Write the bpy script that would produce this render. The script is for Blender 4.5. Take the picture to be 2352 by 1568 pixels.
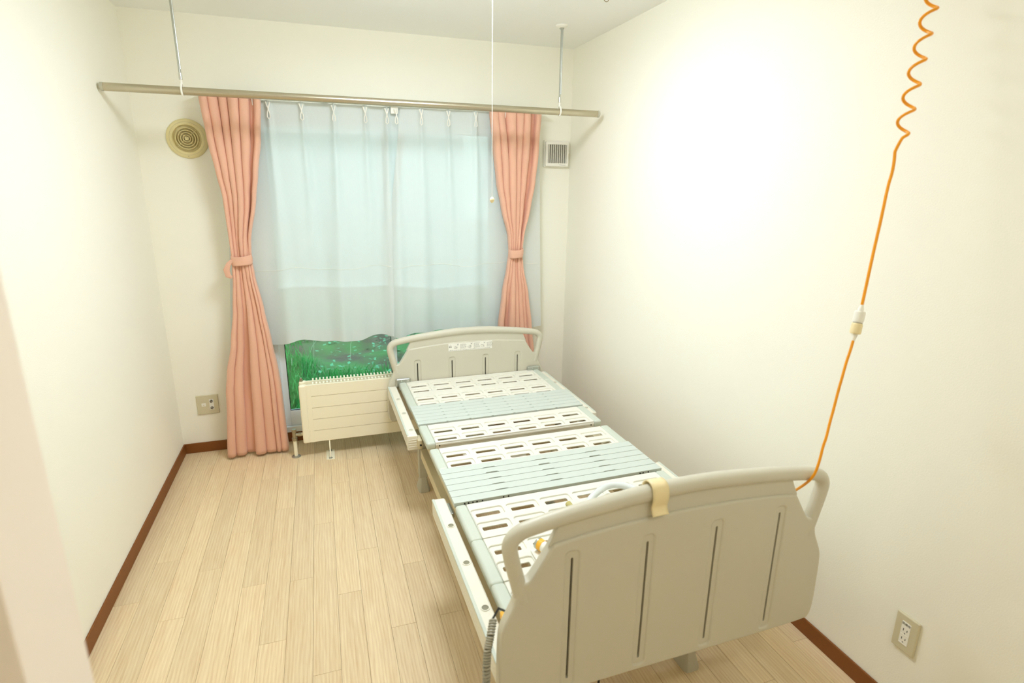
import bpy, bmesh, math, random
from mathutils import Vector, Matrix
from math import sin, cos, pi, radians
random.seed(7)
for o in list(bpy.data.objects): bpy.data.objects.remove(o)
scene = bpy.context.scene
COL = scene.collection

# ------------------------------------------------------------------ camera
W, H = 2.45, 2.40                       # room width, ceiling height
FRONT = -4.40                           # wall behind the photographer
yaw, pit, rol = -0.32544152, -0.26859118, -0.01186554
Rc = Matrix.Rotation(yaw, 3, 'Z') @ Matrix.Rotation(pit, 3, 'X') @ Matrix.Rotation(rol, 3, 'Y')
cam_d = bpy.data.cameras.new('camera'); cam_d.sensor_width = 36.0
cam_d.lens = 19.87095743; cam_d.clip_start = 0.02
cam = bpy.data.objects.new('camera', cam_d); COL.objects.link(cam)
right, fwd, up = Rc.col[0], Rc.col[1], Rc.col[2]
M = Matrix((right, up, -fwd)).transposed().to_4x4()
M.translation = Vector((0.86655775, -3.55827982, 1.57600902))
cam.matrix_world = M
cam_d.dof.use_dof = True; cam_d.dof.focus_distance = 2.6; cam_d.dof.aperture_fstop = 2.6
scene.camera = cam

# ------------------------------------------------------------------ world, exposure, lamp strength
world = bpy.data.worlds.new('overcast_sky'); scene.world = world; world.use_nodes = True
bg = world.node_tree.nodes['Background']
bg.inputs[0].default_value = (0.84, 0.92, 1.0, 1); bg.inputs[1].default_value = 2.8
LAMP_STRENGTH = 30.0
LAMP_COLOR = (0.955, 1.04, 1.16)
ENTRY_STRENGTH = 98.0
ENTRY_COLOR = (1.0, 1.02, 0.98)
scene.cycles.max_bounces = 16; scene.cycles.diffuse_bounces = 9; scene.cycles.transparent_max_bounces = 16
scene.view_settings.view_transform = 'Standard'
scene.view_settings.look = 'None'
scene.view_settings.gamma = 1.0
scene.view_settings.use_curve_mapping = False
scene.view_settings.exposure = 0.2

# ------------------------------------------------------------------ materials
def lin(c):
    if isinstance(c, str):
        c = [int(c[i:i+2], 16)/255 for i in (0, 2, 4)]
    return tuple((x/12.92 if x <= .04045 else ((x+.055)/1.055)**2.4) for x in c) + (1,)

def base_mat(name):
    m = bpy.data.materials.new(name); m.use_nodes = True
    nt = m.node_tree; p = nt.nodes['Principled BSDF']
    return m, nt, p

def mat(name, col, rough=.5, metal=0, bump=0, scale=200, var=.0, spec=.5, sheen=0):
    m, nt, p = base_mat(name)
    c = lin(col)
    p.inputs['Base Color'].default_value = c
    p.inputs['Roughness'].default_value = rough
    p.inputs['Metallic'].default_value = metal
    p.inputs['Specular IOR Level'].default_value = spec
    if sheen:
        p.inputs['Sheen Weight'].default_value = sheen
    tc = nt.nodes.new('ShaderNodeTexCoord')
    n = nt.nodes.new('ShaderNodeTexNoise'); n.inputs['Scale'].default_value = scale
    n.inputs['Detail'].default_value = 4
    nt.links.new(tc.outputs['Object'], n.inputs['Vector'])
    if var:
        mx = nt.nodes.new('ShaderNodeMix'); mx.data_type = 'RGBA'
        mx.inputs['A'].default_value = tuple(x*(1-var) for x in c[:3]) + (1,)
        mx.inputs['B'].default_value = tuple(min(1, x*(1+var)) for x in c[:3]) + (1,)
        nt.links.new(n.outputs['Fac'], mx.inputs['Factor'])
        nt.links.new(mx.outputs['Result'], p.inputs['Base Color'])
    if bump:
        b = nt.nodes.new('ShaderNodeBump'); b.inputs['Strength'].default_value = bump
        b.inputs['Distance'].default_value = .002
        nt.links.new(n.outputs['Fac'], b.inputs['Height'])
        nt.links.new(b.outputs['Normal'], p.inputs['Normal'])
    return m

def emit_mat(name, col, s):
    m = bpy.data.materials.new(name); m.use_nodes = True; nt = m.node_tree; nt.nodes.clear()
    e = nt.nodes.new('ShaderNodeEmission'); e.inputs[0].default_value = tuple(col)+(1,); e.inputs[1].default_value = s
    o = nt.nodes.new('ShaderNodeOutputMaterial'); nt.links.new(e.outputs[0], o.inputs[0])
    return m

def floor_mat():
    m, nt, p = base_mat('pale_wood_plank')
    tc = nt.nodes.new('ShaderNodeTexCoord'); oi = nt.nodes.new('ShaderNodeObjectInfo')
    add = nt.nodes.new('ShaderNodeVectorMath'); add.operation = 'ADD'
    sc = nt.nodes.new('ShaderNodeVectorMath'); sc.operation = 'SCALE'; sc.inputs['Scale'].default_value = 37.0
    comb = nt.nodes.new('ShaderNodeCombineXYZ')
    nt.links.new(oi.outputs['Random'], comb.inputs[0]); nt.links.new(oi.outputs['Random'], comb.inputs[1])
    nt.links.new(comb.outputs[0], sc.inputs[0])
    nt.links.new(tc.outputs['Object'], add.inputs[0]); nt.links.new(sc.outputs[0], add.inputs[1])
    def streak(sx, sy, scale, det):
        mp = nt.nodes.new('ShaderNodeMapping'); mp.inputs['Scale'].default_value = (sx, sy, 1)
        nt.links.new(add.outputs[0], mp.inputs[0])
        n = nt.nodes.new('ShaderNodeTexNoise'); n.inputs['Scale'].default_value = scale
        n.inputs['Detail'].default_value = det; n.inputs['Roughness'].default_value = .6
        nt.links.new(mp.outputs[0], n.inputs['Vector']); return n
    n1 = streak(1, .035, 260, 5); n2 = streak(1, .06, 40, 3)
    wv = nt.nodes.new('ShaderNodeTexWave'); wv.wave_type = 'BANDS'; wv.bands_direction = 'X'
    wv.inputs['Scale'].default_value = 26; wv.inputs['Distortion'].default_value = 9
    wv.inputs['Detail'].default_value = 2; wv.inputs['Detail Scale'].default_value = .6
    mp = nt.nodes.new('ShaderNodeMapping'); mp.inputs['Scale'].default_value = (1, .12, 1)
    nt.links.new(add.outputs[0], mp.inputs[0]); nt.links.new(mp.outputs[0], wv.inputs['Vector'])
    a = nt.nodes.new('ShaderNodeMath'); a.operation = 'MULTIPLY_ADD'; a.inputs[1].default_value = .55
    nt.links.new(n1.outputs['Fac'], a.inputs[0])
    b = nt.nodes.new('ShaderNodeMath'); b.operation = 'MULTIPLY'; b.inputs[1].default_value = .35
    nt.links.new(n2.outputs['Fac'], b.inputs[0]); nt.links.new(b.outputs[0], a.inputs[2])
    c = nt.nodes.new('ShaderNodeMath'); c.operation = 'MULTIPLY_ADD'; c.inputs[1].default_value = .12
    nt.links.new(wv.outputs['Fac'], c.inputs[0]); nt.links.new(a.outputs[0], c.inputs[2])
    cr = nt.nodes.new('ShaderNodeValToRGB')
    cr.color_ramp.elements[0].position = .30; cr.color_ramp.elements[0].color = lin('D3B58A')
    cr.color_ramp.elements[1].position = .66; cr.color_ramp.elements[1].color = lin('EAD7B2')
    nt.links.new(c.outputs[0], cr.inputs[0])
    hs = nt.nodes.new('ShaderNodeHueSaturation')
    mr = nt.nodes.new('ShaderNodeMapRange'); mr.inputs['To Min'].default_value = .93; mr.inputs['To Max'].default_value = 1.05
    nt.links.new(oi.outputs['Random'], mr.inputs['Value']); nt.links.new(mr.outputs[0], hs.inputs['Value'])
    nt.links.new(cr.outputs[0], hs.inputs['Color']); nt.links.new(hs.outputs[0], p.inputs['Base Color'])
    p.inputs['Roughness'].default_value = .38; p.inputs['Specular IOR Level'].default_value = .45
    bp = nt.nodes.new('ShaderNodeBump'); bp.inputs['Strength'].default_value = .12; bp.inputs['Distance'].default_value = .001
    nt.links.new(n1.outputs['Fac'], bp.inputs['Height']); nt.links.new(bp.outputs[0], p.inputs['Normal'])
    return m

def sheer_mat():
    m = bpy.data.materials.new('sheer_cloth'); m.use_nodes = True; nt = m.node_tree; nt.nodes.clear()
    out = nt.nodes.new('ShaderNodeOutputMaterial')
    d = nt.nodes.new('ShaderNodeBsdfDiffuse'); d.inputs[0].default_value = lin('E9EDEA')
    t = nt.nodes.new('ShaderNodeBsdfTranslucent'); t.inputs[0].default_value = lin('E6EDEE')
    tr = nt.nodes.new('ShaderNodeBsdfTransparent'); tr.inputs[0].default_value = (.95, .97, 1, 1)
    m1 = nt.nodes.new('ShaderNodeMixShader'); m1.inputs[0].default_value = .29
    nt.links.new(d.outputs[0], m1.inputs[1]); nt.links.new(t.outputs[0], m1.inputs[2])
    m2 = nt.nodes.new('ShaderNodeMixShader')
    tc = nt.nodes.new('ShaderNodeTexCoord')
    wv = nt.nodes.new('ShaderNodeTexWave'); wv.bands_direction = 'X'; wv.inputs['Scale'].default_value = 95
    wv.inputs['Distortion'].default_value = .6
    nt.links.new(tc.outputs['Object'], wv.inputs['Vector'])
    mr = nt.nodes.new('ShaderNodeMapRange'); mr.inputs['To Min'].default_value = .035; mr.inputs['To Max'].default_value = .13
    nt.links.new(wv.outputs['Fac'], mr.inputs['Value']); nt.links.new(mr.outputs[0], m2.inputs[0])
    nt.links.new(m1.outputs[0], m2.inputs[1]); nt.links.new(tr.outputs[0], m2.inputs[2])
    nt.links.new(m2.outputs[0], out.inputs[0])
    return m

def glass_mat():
    m = bpy.data.materials.new('window_glass'); m.use_nodes = True; nt = m.node_tree; nt.nodes.clear()
    out = nt.nodes.new('ShaderNodeOutputMaterial')
    tr = nt.nodes.new('ShaderNodeBsdfTransparent'); tr.inputs[0].default_value = (.80, .97, .91, 1)
    g = nt.nodes.new('ShaderNodeBsdfGlossy'); g.inputs['Roughness'].default_value = .01
    fr = nt.nodes.new('ShaderNodeFresnel'); fr.inputs[0].default_value = 1.5
    mx = nt.nodes.new('ShaderNodeMixShader')
    nt.links.new(fr.outputs[0], mx.inputs[0]); nt.links.new(tr.outputs[0], mx.inputs[1]); nt.links.new(g.outputs[0], mx.inputs[2])
    nt.links.new(mx.outputs[0], out.inputs[0])
    return m

def wallpaper(name, col, bump=.25):
    m = mat(name, col, .85, 0, bump, 260, .012, .25)
    return m

M_wall = wallpaper('cream_wallpaper', 'F4F2E5')
M_ceil = wallpaper('ceiling_paper', 'F3F4F1', .15)
M_jamb = mat('pinkish_jamb_paint', 'F6EADF', .6, 0, .02, 80, .01)
M_corr = wallpaper('corridor_paper', 'E9E2D8')
M_base = mat('brown_vinyl_baseboard', '7E4810', .55, 0, .1, 300, .06)
M_floor = floor_mat()
M_sub = mat('dark_joint', '7A5A38', .9)
M_bed = mat('warm_grey_plastic', 'CCC8B6', .42, 0, .03, 900, .012)
M_deck = mat('white_deck_plastic', 'E8E6DA', .38, 0, .02, 500, .01)
M_cap = mat('pale_green_grey_plastic', 'C9D0C3', .42, 0, .02, 500, .01)
M_slat = mat('pale_grey_slat_plastic', 'CAD2CA', .42, 0, .02, 500, .01)
M_rail = mat('ivory_frame_paint', 'E8E4D4', .45, 0, .02, 300, .02)
M_frame = mat('beige_frame_steel', 'CFC3A0', .5, 0, .02, 300, .02)
M_steel = mat('brushed_steel', 'B9BCB4', .32, .9, .05, 400)
M_chrome = mat('chrome', 'D5D6D2', .15, 1)
M_foot = mat('grey_foot_plastic', 'B9B6A3', .5)
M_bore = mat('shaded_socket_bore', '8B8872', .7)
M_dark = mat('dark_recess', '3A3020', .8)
M_black = mat('black_plastic', '1E1D1A', .5)
M_orange = mat('orange_cord', 'EE9B00', .45)
M_yellow = mat('yellow_plastic', 'F2B530', .45)
M_cream = mat('cream_plastic', 'EEDDAE', .45)
M_white = mat('white_plastic', 'F0EEE4', .4)
M_pole = mat('champagne_aluminium', 'BDB49C', .24, .85, .05, 500)
M_pink = mat('salmon_curtain_cloth', 'E2B198', .85, 0, .35, 900, .05, .2, .25)
M_sheer = sheer_mat()
M_glass = glass_mat()
M_sash = mat('white_vinyl_sash', 'E9EEF0', .4)
M_rad = mat('cream_radiator_enamel', 'F6EFD6', .38, 0, .01, 200, .01)
M_brass = mat('tarnished_nickel', 'A89F86', .35, .85)
M_olive = mat('olive_translucent_cap', 'B9AE6E', .35)
M_vent = mat('aged_ivory_plastic', 'E0D4A0', .45)
M_plate = mat('greige_switch_plate', 'CFC7A8', .45)
M_print = mat('grey_print', '6A675E', .7)
M_coil = mat('grey_coiled_cord', 'A5A18F', .45)
M_frost = mat('pale_blue_white_tube', 'DDE3E2', .25)

# ------------------------------------------------------------------ mesh helpers
frames = {}
def wm(o): return frames.get(o.name, Matrix.Identity(4))

class B:
    def __init__(s): s.bm = bmesh.new()
    def box(s, x0, x1, y0, y1, z0, z1, bev=0, seg=2, rot=None):
        r = bmesh.ops.create_cube(s.bm, size=1)
        vs = r['verts']
        c = Vector(((x0+x1)/2, (y0+y1)/2, (z0+z1)/2))
        for v in vs:
            v.co = Vector((v.co.x*(x1-x0), v.co.y*(y1-y0), v.co.z*(z1-z0)))
            if rot: v.co = rot @ v.co
            v.co += c
        if bev:
            es = list({e for v in vs for e in v.link_edges})
            bmesh.ops.bevel(s.bm, geom=es, offset=bev, segments=seg, profile=.5, affect='EDGES')
        return s
    def tube(s, pts, r, seg=10, closed=False, caps=True):
        pts = [Vector(p) for p in pts]; n = len(pts)
        rr = r if isinstance(r, (list, tuple)) else [r]*n
        rings = []; prev = None
        for i, p in enumerate(pts):
            if closed: t = (pts[(i+1) % n]-pts[i-1]).normalized()
            else: t = (pts[min(i+1, n-1)]-pts[max(i-1, 0)]).normalized()
            if prev is None:
                a = Vector((0, 0, 1)) if abs(t.z) < .9 else Vector((1, 0, 0))
                u = t.cross(a).normalized()
            else:
                u = (prev-t*prev.dot(t)).normalized()
            prev = u; w = t.cross(u)
            rings.append([s.bm.verts.new(p+(u*cos(2*pi*k/seg)+w*sin(2*pi*k/seg))*rr[i]) for k in range(seg)])
        m = n if closed else n-1
        for i in range(m):
            a, b = rings[i], rings[(i+1) % n]
            for k in range(seg):
                s.bm.faces.new((a[k], a[(k+1) % seg], b[(k+1) % seg], b[k]))
        if caps and not closed:
            s.bm.faces.new(rings[0][::-1]); s.bm.faces.new(rings[-1])
        return s
    def lathe(s, prof, c=(0, 0, 0), axis='Z', seg=24):
        # prof: list of (radius, height); closes at radius 0
        c = Vector(c); rings = []
        def P(r, h, a):
            x, y = r*cos(a), r*sin(a)
            return c + {'Z': Vector((x, y, h)), 'Y': Vector((x, h, y)), 'X': Vector((h, x, y))}[axis]
        for r, h in prof:
            if r < 1e-6: rings.append([s.bm.verts.new(P(0, h, 0))])
            else: rings.append([s.bm.verts.new(P(r, h, 2*pi*k/seg)) for k in range(seg)])
        for a, b in zip(rings, rings[1:]):
            for k in range(seg):
                k2 = (k+1) % seg
                if len(a) == 1 and len(b) == 1: continue
                if len(a) == 1: s.bm.faces.new((a[0], b[k2], b[k]))
                elif len(b) == 1: s.bm.faces.new((a[k], a[k2], b[0]))
                else: s.bm.faces.new((a[k], a[k2], b[k2], b[k]))
        return s
    def grid(s, fn, nu, nv):
        vs = [[s.bm.verts.new(fn(i/nu, j/nv)) for i in range(nu+1)] for j in range(nv+1)]
        for j in range(nv):
            for i in range(nu):
                s.bm.faces.new((vs[j][i], vs[j][i+1], vs[j+1][i+1], vs[j+1][i]))
        return s
    def add(s, me, mtx=None):
        if mtx is not None: me.transform(mtx)
        s.bm.from_mesh(me); bpy.data.meshes.remove(me); return s
    def mesh(s, name, smooth=35):
        bmesh.ops.recalc_face_normals(s.bm, faces=s.bm.faces)
        me = bpy.data.meshes.new(name); s.bm.to_mesh(me); s.bm.free()
        if smooth:
            for p in me.polygons: p.use_smooth = True
            me.set_sharp_from_angle(angle=radians(smooth))
        return me

def obj(name, b, m, parent=None, local=False, smooth=35):
    me = b.mesh(name, smooth) if isinstance(b, B) else b
    me.materials.append(m)
    o = bpy.data.objects.new(name, me); COL.objects.link(o)
    if parent is not None:
        o.parent = parent; frames[o.name] = wm(parent)
        if not local: me.transform(wm(parent).inverted())
    if smooth == 35:
        wn = o.modifiers.new('weighted_normals', 'WEIGHTED_NORMAL'); wn.keep_sharp = True; wn.weight = 80
    return o

def tag(o, label=None, cat=None, group=None, kind=None):
    if label: o['label'] = label
    if cat: o['category'] = cat
    if group: o['group'] = group
    if kind: o['kind'] = kind
    return o

def thing(name, loc, label=None, cat=None, group=None, rz=0, kind=None):
    o = bpy.data.objects.new(name, None); COL.objects.link(o)
    o.location = loc; o.rotation_euler = (0, 0, rz); o.empty_display_size = .05
    frames[o.name] = Matrix.Translation(loc) @ Matrix.Rotation(rz, 4, 'Z')
    return tag(o, label, cat, group, kind)

def area(p): return sum(p[i-1][0]*p[i][1]-p[i][0]*p[i-1][1] for i in range(len(p)))/2

def plate(outline, holes, thick, bev=.0, res=2):
    """flat plate in XY, centred on z=0, real holes, rounded edges"""
    cu = bpy.data.curves.new('tmp', 'CURVE'); cu.dimensions = '2D'; cu.fill_mode = 'BOTH'
    cu.extrude = max(thick/2-bev, 0); cu.bevel_depth = bev; cu.bevel_resolution = res; cu.offset = -bev
    for k, pts in enumerate([outline]+list(holes)):
        ccw = area(pts) > 0
        if (k == 0) == ccw: pts = pts[::-1]     # outer clockwise, holes counter-clockwise
        sp = cu.splines.new('POLY'); sp.points.add(len(pts)-1); sp.use_cyclic_u = True
        for q, p in zip(sp.points, pts): q.co = (p[0], p[1], 0, 1)
    o = bpy.data.objects.new('tmp', cu); COL.objects.link(o)
    dg = bpy.context.evaluated_depsgraph_get(); dg.update()
    me = bpy.data.meshes.new_from_object(o.evaluated_get(dg))
    bpy.data.objects.remove(o); bpy.data.curves.remove(cu)
    return me

def rrect(x0, x1, y0, y1, r, n=4):
    out = []
    for cx, cy, a0 in ((x1-r, y1-r, 0), (x0+r, y1-r, 90), (x0+r, y0+r, 180), (x1-r, y0+r, 270)):
        for k in range(n+1):
            a = radians(a0+90*k/n); out.append((cx+r*cos(a), cy+r*sin(a)))
    return out

def chaikin(p, it=2, closed=True):
    for _ in range(it):
        q = []; n = len(p)
        for i in range(n if closed else n-1):
            a, b = p[i], p[(i+1) % n]
            q.append(tuple(.75*x+.25*y for x, y in zip(a, b))); q.append(tuple(.25*x+.75*y for x, y in zip(a, b)))
        if not closed: q = [p[0]]+q+[p[-1]]
        p = q
    return p

def text_mesh(body, size, thick=.0003):
    cu = bpy.data.curves.new('tmp', 'FONT'); cu.body = body; cu.size = size; cu.extrude = thick
    cu.align_x = 'CENTER'; cu.align_y = 'CENTER'
    o = bpy.data.objects.new('tmp', cu); COL.objects.link(o)
    dg = bpy.context.evaluated_depsgraph_get(); dg.update()
    me = bpy.data.meshes.new_from_object(o.evaluated_get(dg))
    bpy.data.objects.remove(o); bpy.data.curves.remove(cu)
    return me

def lerp_tab(tab, z):
    tab = sorted(tab)
    if z <= tab[0][0]: return tab[0][1:]
    for a, b in zip(tab, tab[1:]):
        if z <= b[0]:
            f = (z-a[0])/(b[0]-a[0]); f = f*f*(3-2*f)*.5+f*.5
            return tuple(x+(y-x)*f for x, y in zip(a[1:], b[1:]))
    return tab[-1][1:]

# ------------------------------------------------------------------ room shell
def struct(name, b, m, parent=None):
    o = obj(name, b, m, parent)
    if parent is None: o['kind'] = 'structure'
    return o
T = .12
WX0, WX1, WZ0, WZ1 = .555, 1.975, .065, 1.955       # window opening
struct('wall_left', B().box(-T, 0, FRONT-T, T, -.05, H+.05), M_wall)
struct('wall_right', B().box(W, W+T, FRONT-T, T, -.05, H+.05), M_wall)
struct('wall_back', B().box(0, WX0, 0, T, -.05, H+.05).box(WX1, W, 0, T, -.05, H+.05)
       .box(WX0, WX1, 0, T, WZ1, H+.05).box(WX0, WX1, 0, T, -.05, WZ0), M_wall)
struct('wall_front', B().box(0, W, FRONT-T, FRONT, -.05, H+.05), M_corr)
struct('ceiling', B().box(-T, W+T, FRONT-T, T, H, H+.1), M_ceil)
# short wall beside the entrance, its end face trimmed with a pinkish jamb
struct('wall_entrance', B().box(0, .565, -3.012, -2.90, 0, H), M_corr)
struct('trim_1', B().box(.556, .577, -3.0165, -2.897, 0, H-.001, .003), M_jamb)

floor = struct('floor', B().box(0, W, FRONT, 0, -.06, -.0075), M_sub)
PW, PL = .0912, .909
def plank_mesh(w, l):
    b = B().box(0, w-.0007, 0, l-.0007, -.0075, 0)
    es = [e for e in b.bm.edges if all(abs(v.co.z) < 1e-6 for v in e.verts)]
    bmesh.ops.bevel(b.bm, geom=es, offset=.0005, segments=1, affect='EDGES')
    me = b.mesh('plank', 0); me.materials.append(M_floor); return me
cache = {}
x = .0075-PW; col_i = 0
stag = [.0, .59, .27, .80, .45, .12, .68]
while x < W-1e-4:
    x0, x1 = max(x, 0), min(x+PW, W)
    y = FRONT-PL*stag[col_i % 7]-.05*(col_i % 3)
    while y < -1e-3:
        y0, y1 = max(y, FRONT), min(y+PL, 0)
        if y1-y0 > .01 and x1-x0 > .003:
            key = (round(x1-x0, 4), round(y1-y0, 4))
            if key not in cache: cache[key] = plank_mesh(*key)
            o = bpy.data.objects.new('plank', cache[key]); COL.objects.link(o)
            o.location = (x0, y0, 0); o.parent = floor
        y += PL
    x += PW; col_i += 1

BBH = .062
struct('baseboard_left', B().box(0, .008, -2.897, -.0, 0, BBH, .002), M_base)
struct('baseboard_right', B().box(W-.008, W, FRONT, 0, 0, BBH, .002), M_base)
struct('baseboard_back', B().box(.008, W-.008, -.008, 0, 0, BBH, .002), M_base)

# ------------------------------------------------------------------ window
win = thing('window_1', (1.265, .05, 0), kind='structure')
b = B()
b.box(WX0, WX0+.022, -.004, .11, WZ0, WZ1, .002).box(WX1-.022, WX1, -.004, .11, WZ0, WZ1, .002)
b.box(WX0, WX1, -.004, .11, WZ1-.03, WZ1, .002).box(WX0, WX1, -.012, .11, WZ0, WZ0+.035, .002)
obj('window_frame', b, M_sash, win)
def sash(x0, x1, y):
    z0, z1 = WZ0+.036, WZ1-.031; st = .033
    b = B()
    b.box(x0, x0+st, y-.015, y+.015, z0, z1, .002).box(x1-st, x1, y-.015, y+.015, z0, z1, .002)
    b.box(x0+st, x1-st, y-.015, y+.015, z0, z0+.098, .002).box(x0+st, x1-st, y-.015, y+.015, z1-.05, z1, .002)
    s = obj('sash', b, M_sash, win)
    obj('gasket', B().box(x0+st, x0+st+.004, y-.008, y-.002, z0+.098, z1-.05).box(x1-st-.004, x1-st, y-.008, y-.002, z0+.098, z1-.05)
        .box(x0+st, x1-st, y-.008, y-.002, z0+.098, z0+.102), M_black, s)
    obj('pane', B().box(x0+st, x1-st, y-.002, y+.002, z0+.098, z1-.05), M_glass, s)
sash(WX0+.022, 1.285, .025)
sash(1.255, WX1-.022, .07)

# ------------------------------------------------------------------ outdoors
ground_z = lambda x, y: -.14+.05*sin(1.3*x+.4)*min(1, y)+(0.10*max(0, y-.9)**1.25 if y > .9 else 0)+.03*sin(5*x+3*y)+.02*sin(11*y-4*x)
def soil_mat():
    m, nt, p = base_mat('grassy_soil')
    tc = nt.nodes.new('ShaderNodeTexCoord')
    n = nt.nodes.new('ShaderNodeTexNoise'); n.inputs['Scale'].default_value = 3; n.inputs['Detail'].default_value = 8
    nt.links.new(tc.outputs['Object'], n.inputs['Vector'])
    cr = nt.nodes.new('ShaderNodeValToRGB')
    cr.color_ramp.elements[0].position = .4; cr.color_ramp.elements[0].color = lin('5B4E45')
    cr.color_ramp.elements[1].position = .62; cr.color_ramp.elements[1].color = lin('4E7446')
    nt.links.new(n.outputs['Fac'], cr.inputs[0]); nt.links.new(cr.outputs[0], p.inputs['Base Color'])
    p.inputs['Roughness'].default_value = .95
    return m
M_soil = soil_mat()
M_grass = mat('meadow_grass', '3F9A4E', .7, 0, 0, 6, .35)
M_weed = mat('bluish_weed_leaf', '5A9A78', .6, 0, 0, 9, .35)
M_straw = mat('dry_stem', '97A08A', .8)
tag(obj('garden_ground', B().grid(lambda s, t: Vector((-2.5+8*s, .13+3.8*t, ground_z(-2.5+8*s, .13+3.8*t))), 80, 50), M_soil), kind='structure')
def blades(n, place, hgt, wid, lean):
    b = B(); bm = b.bm
    for _ in range(n):
        x, y = place(); z = ground_z(x, y); a = random.uniform(0, 2*pi); h = random.uniform(*hgt); w = random.uniform(*wid)
        dx, dy = cos(a)*w, sin(a)*w; la = random.uniform(0, 2*pi); l = random.uniform(0, lean)*h
        p = [Vector((x-dx, y-dy, z-.01)), Vector((x+dx, y+dy, z-.01)),
             Vector((x+dx*.8+cos(la)*l*.4, y+dy*.8+sin(la)*l*.4, z+h*.6)), Vector((x-dx*.8+cos(la)*l*.4, y-dy*.8+sin(la)*l*.4, z+h*.6)),
             Vector((x+cos(la)*l, y+sin(la)*l, z+h))]
        v = [bm.verts.new(q) for q in p]
        bm.faces.new(v[:4]); bm.faces.new((v[3], v[2], v[4]))
    return b
def gpl():
    while True:
        x, y = random.uniform(.2, 2.6), .34+2.76*random.random()**1.25
        d = sin(2.6*x+.5)*.5+sin(1.9*y+1.4*x)*.5
        if y < 1.3 or d > -.1+.25*random.random(): return x, y
tag(obj('meadow_grass', blades(15000, gpl, (.05, .17), (.002, .0045), .7), M_grass, smooth=0),
    'bright green meadow grass growing outside the window', 'grass', kind='stuff')
def weed_place():
    while True:
        x, y = random.gauss(1.95, .5), random.uniform(.9, 2.9)
        if .3 < x < 3.2: return x, y
bw = B()
for _ in range(1500):
    x, y = weed_place(); z = ground_z(x, y)+random.uniform(.01, .16); a = random.uniform(0, 2*pi); l = random.uniform(.02, .05)
    t = Vector((cos(a), sin(a), random.uniform(-.3, .5))); n = t.cross(Vector((0, 0, 1))).normalized()*l*.35
    c = Vector((x, y, z)); v = [bw.bm.verts.new(q) for q in (c, c+t*l*.5+n, c+t*l, c+t*l*.5-n)]
    bw.bm.faces.new(v)
tag(obj('garden_weeds', bw, M_weed, smooth=0), 'bluish green broad leaved weeds beyond the meadow grass outside', 'weeds', kind='stuff')
bs = B()
for _ in range(34):
    x, y = random.uniform(.3, 2.4), random.uniform(.8, 2.9); z = ground_z(x, y)+.03; a = random.uniform(0, 2*pi); l = random.uniform(.15, .45)
    bs.tube([(x, y, z), (x+cos(a)*l*.5, y+sin(a)*l*.5, z+random.uniform(.05, .14)), (x+cos(a)*l, y+sin(a)*l, z+random.uniform(.0, .15))], .0013, 4)
tag(obj('dry_stems', bs, M_straw), 'pale dry grass stems strewn over the garden bank', 'stems', kind='stuff')
# handrail outside the glass, garden wall, added sky-blocking house, distant white house
hr = thing('outdoor_handrail', (1.3, .3, -.2), 'thin white handrail crossing outside behind the sheer curtains', 'handrail')
obj('rail_bar', B().tube([(-.2, .3, 1.066), (2.9, .3, 1.066)], .006, 8), M_white, hr)
for x in (-.1, 2.8): obj('post', B().tube([(x, .3, -.2), (x, .3, 1.06)], .012, 8), M_white, hr)
M_block = mat('pale_block_wall', 'D3D9DD', .9, 0, .3, 30, .06)
gw = thing('garden_wall', (1, 4.05, -.2), 'low pale grey wall behind the garden, seen through the sheer curtain', 'wall')
obj('wall_body', B().box(-4, 8, 4.0, 4.1, -.3, 1.10), M_block, gw)
obj('coping', B().box(-4, 8, 3.97, 4.13, 1.10, 1.126, .005), M_block, gw)
M_siding = mat('blue_grey_siding', 'CBD3D8', .8, 0, .2, 20, .05)
nh = thing('sky_blocking_house', (-.6, 6, -.2), 'added blue grey house front hiding the sky beyond the garden wall', 'house')  # made-up house, blocks the sky so only the right side stays bright
obj('wall_body', B().box(-5, 2.86, 4.6, 8, -.2, 3.4), M_siding, nh)
for k in range(17): obj('siding_board', B().box(-5, 2.865, 4.58, 4.6, .1+k*.19, .283+k*.19, .004), M_siding, nh)
obj('roof_eave', B().box(-5.2, 2.9, 4.3, 8.2, 3.4, 3.5), M_siding, nh)
M_far = mat('white_house_paint', 'E6E9EA', .8)
fh = thing('white_house', (5.6, 10.5, -.2), 'distant white house at the right edge of the window', 'house')
obj('wall_body', B().box(3.6, 7.5, 9.5, 12, -.2, 2.15), M_far, fh)
wn = obj('house_window', B().box(4.55, 4.95, 9.46, 9.5, 1.35, 1.95, .01), M_siding, fh)
obj('roof', B().box(3.4, 7.7, 9.3, 12.2, 2.15, 2.25), M_far, fh)

# ------------------------------------------------------------------ ceiling lamp
LX, LY = 1.32, -1.44
lamp = thing('ceiling_lamp', (LX, LY, H), 'round white ceiling lamp above the bed, source of the pull cord', 'lamp')
obj('lamp_base', B().lathe([(0, 0), (.16, 0), (.165, -.03), (.12, -.045), (0, -.045)], (LX, LY, H), seg=40), M_white, lamp)
obj('diffuser', B().lathe([(0, -.046), (.24, -.046), (.262, -.056), (.262, -.075), (.23, -.094), (.12, -.104), (0, -.106)], (LX, LY, H), seg=48),
    emit_mat('lamp_diffuser', LAMP_COLOR, LAMP_STRENGTH), lamp)
pc = thing('lamp_pull_cord', (1.492, -1.45, 1.53), 'thin white pull cord with a small round knob hanging before the curtains', 'pull cord')
obj('cord', B().tube([(1.492, -1.45, 2.32), (1.492, -1.45, 1.533)], .0011, 6), M_white, pc)
obj('knob', B().lathe([(0, .011), (.003, .0105), (.0078, .005), (.0085, 0), (.0078, -.005), (.003, -.0105), (0, -.011)], (1.492, -1.45, 1.524), seg=16), M_cream, pc)

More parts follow.
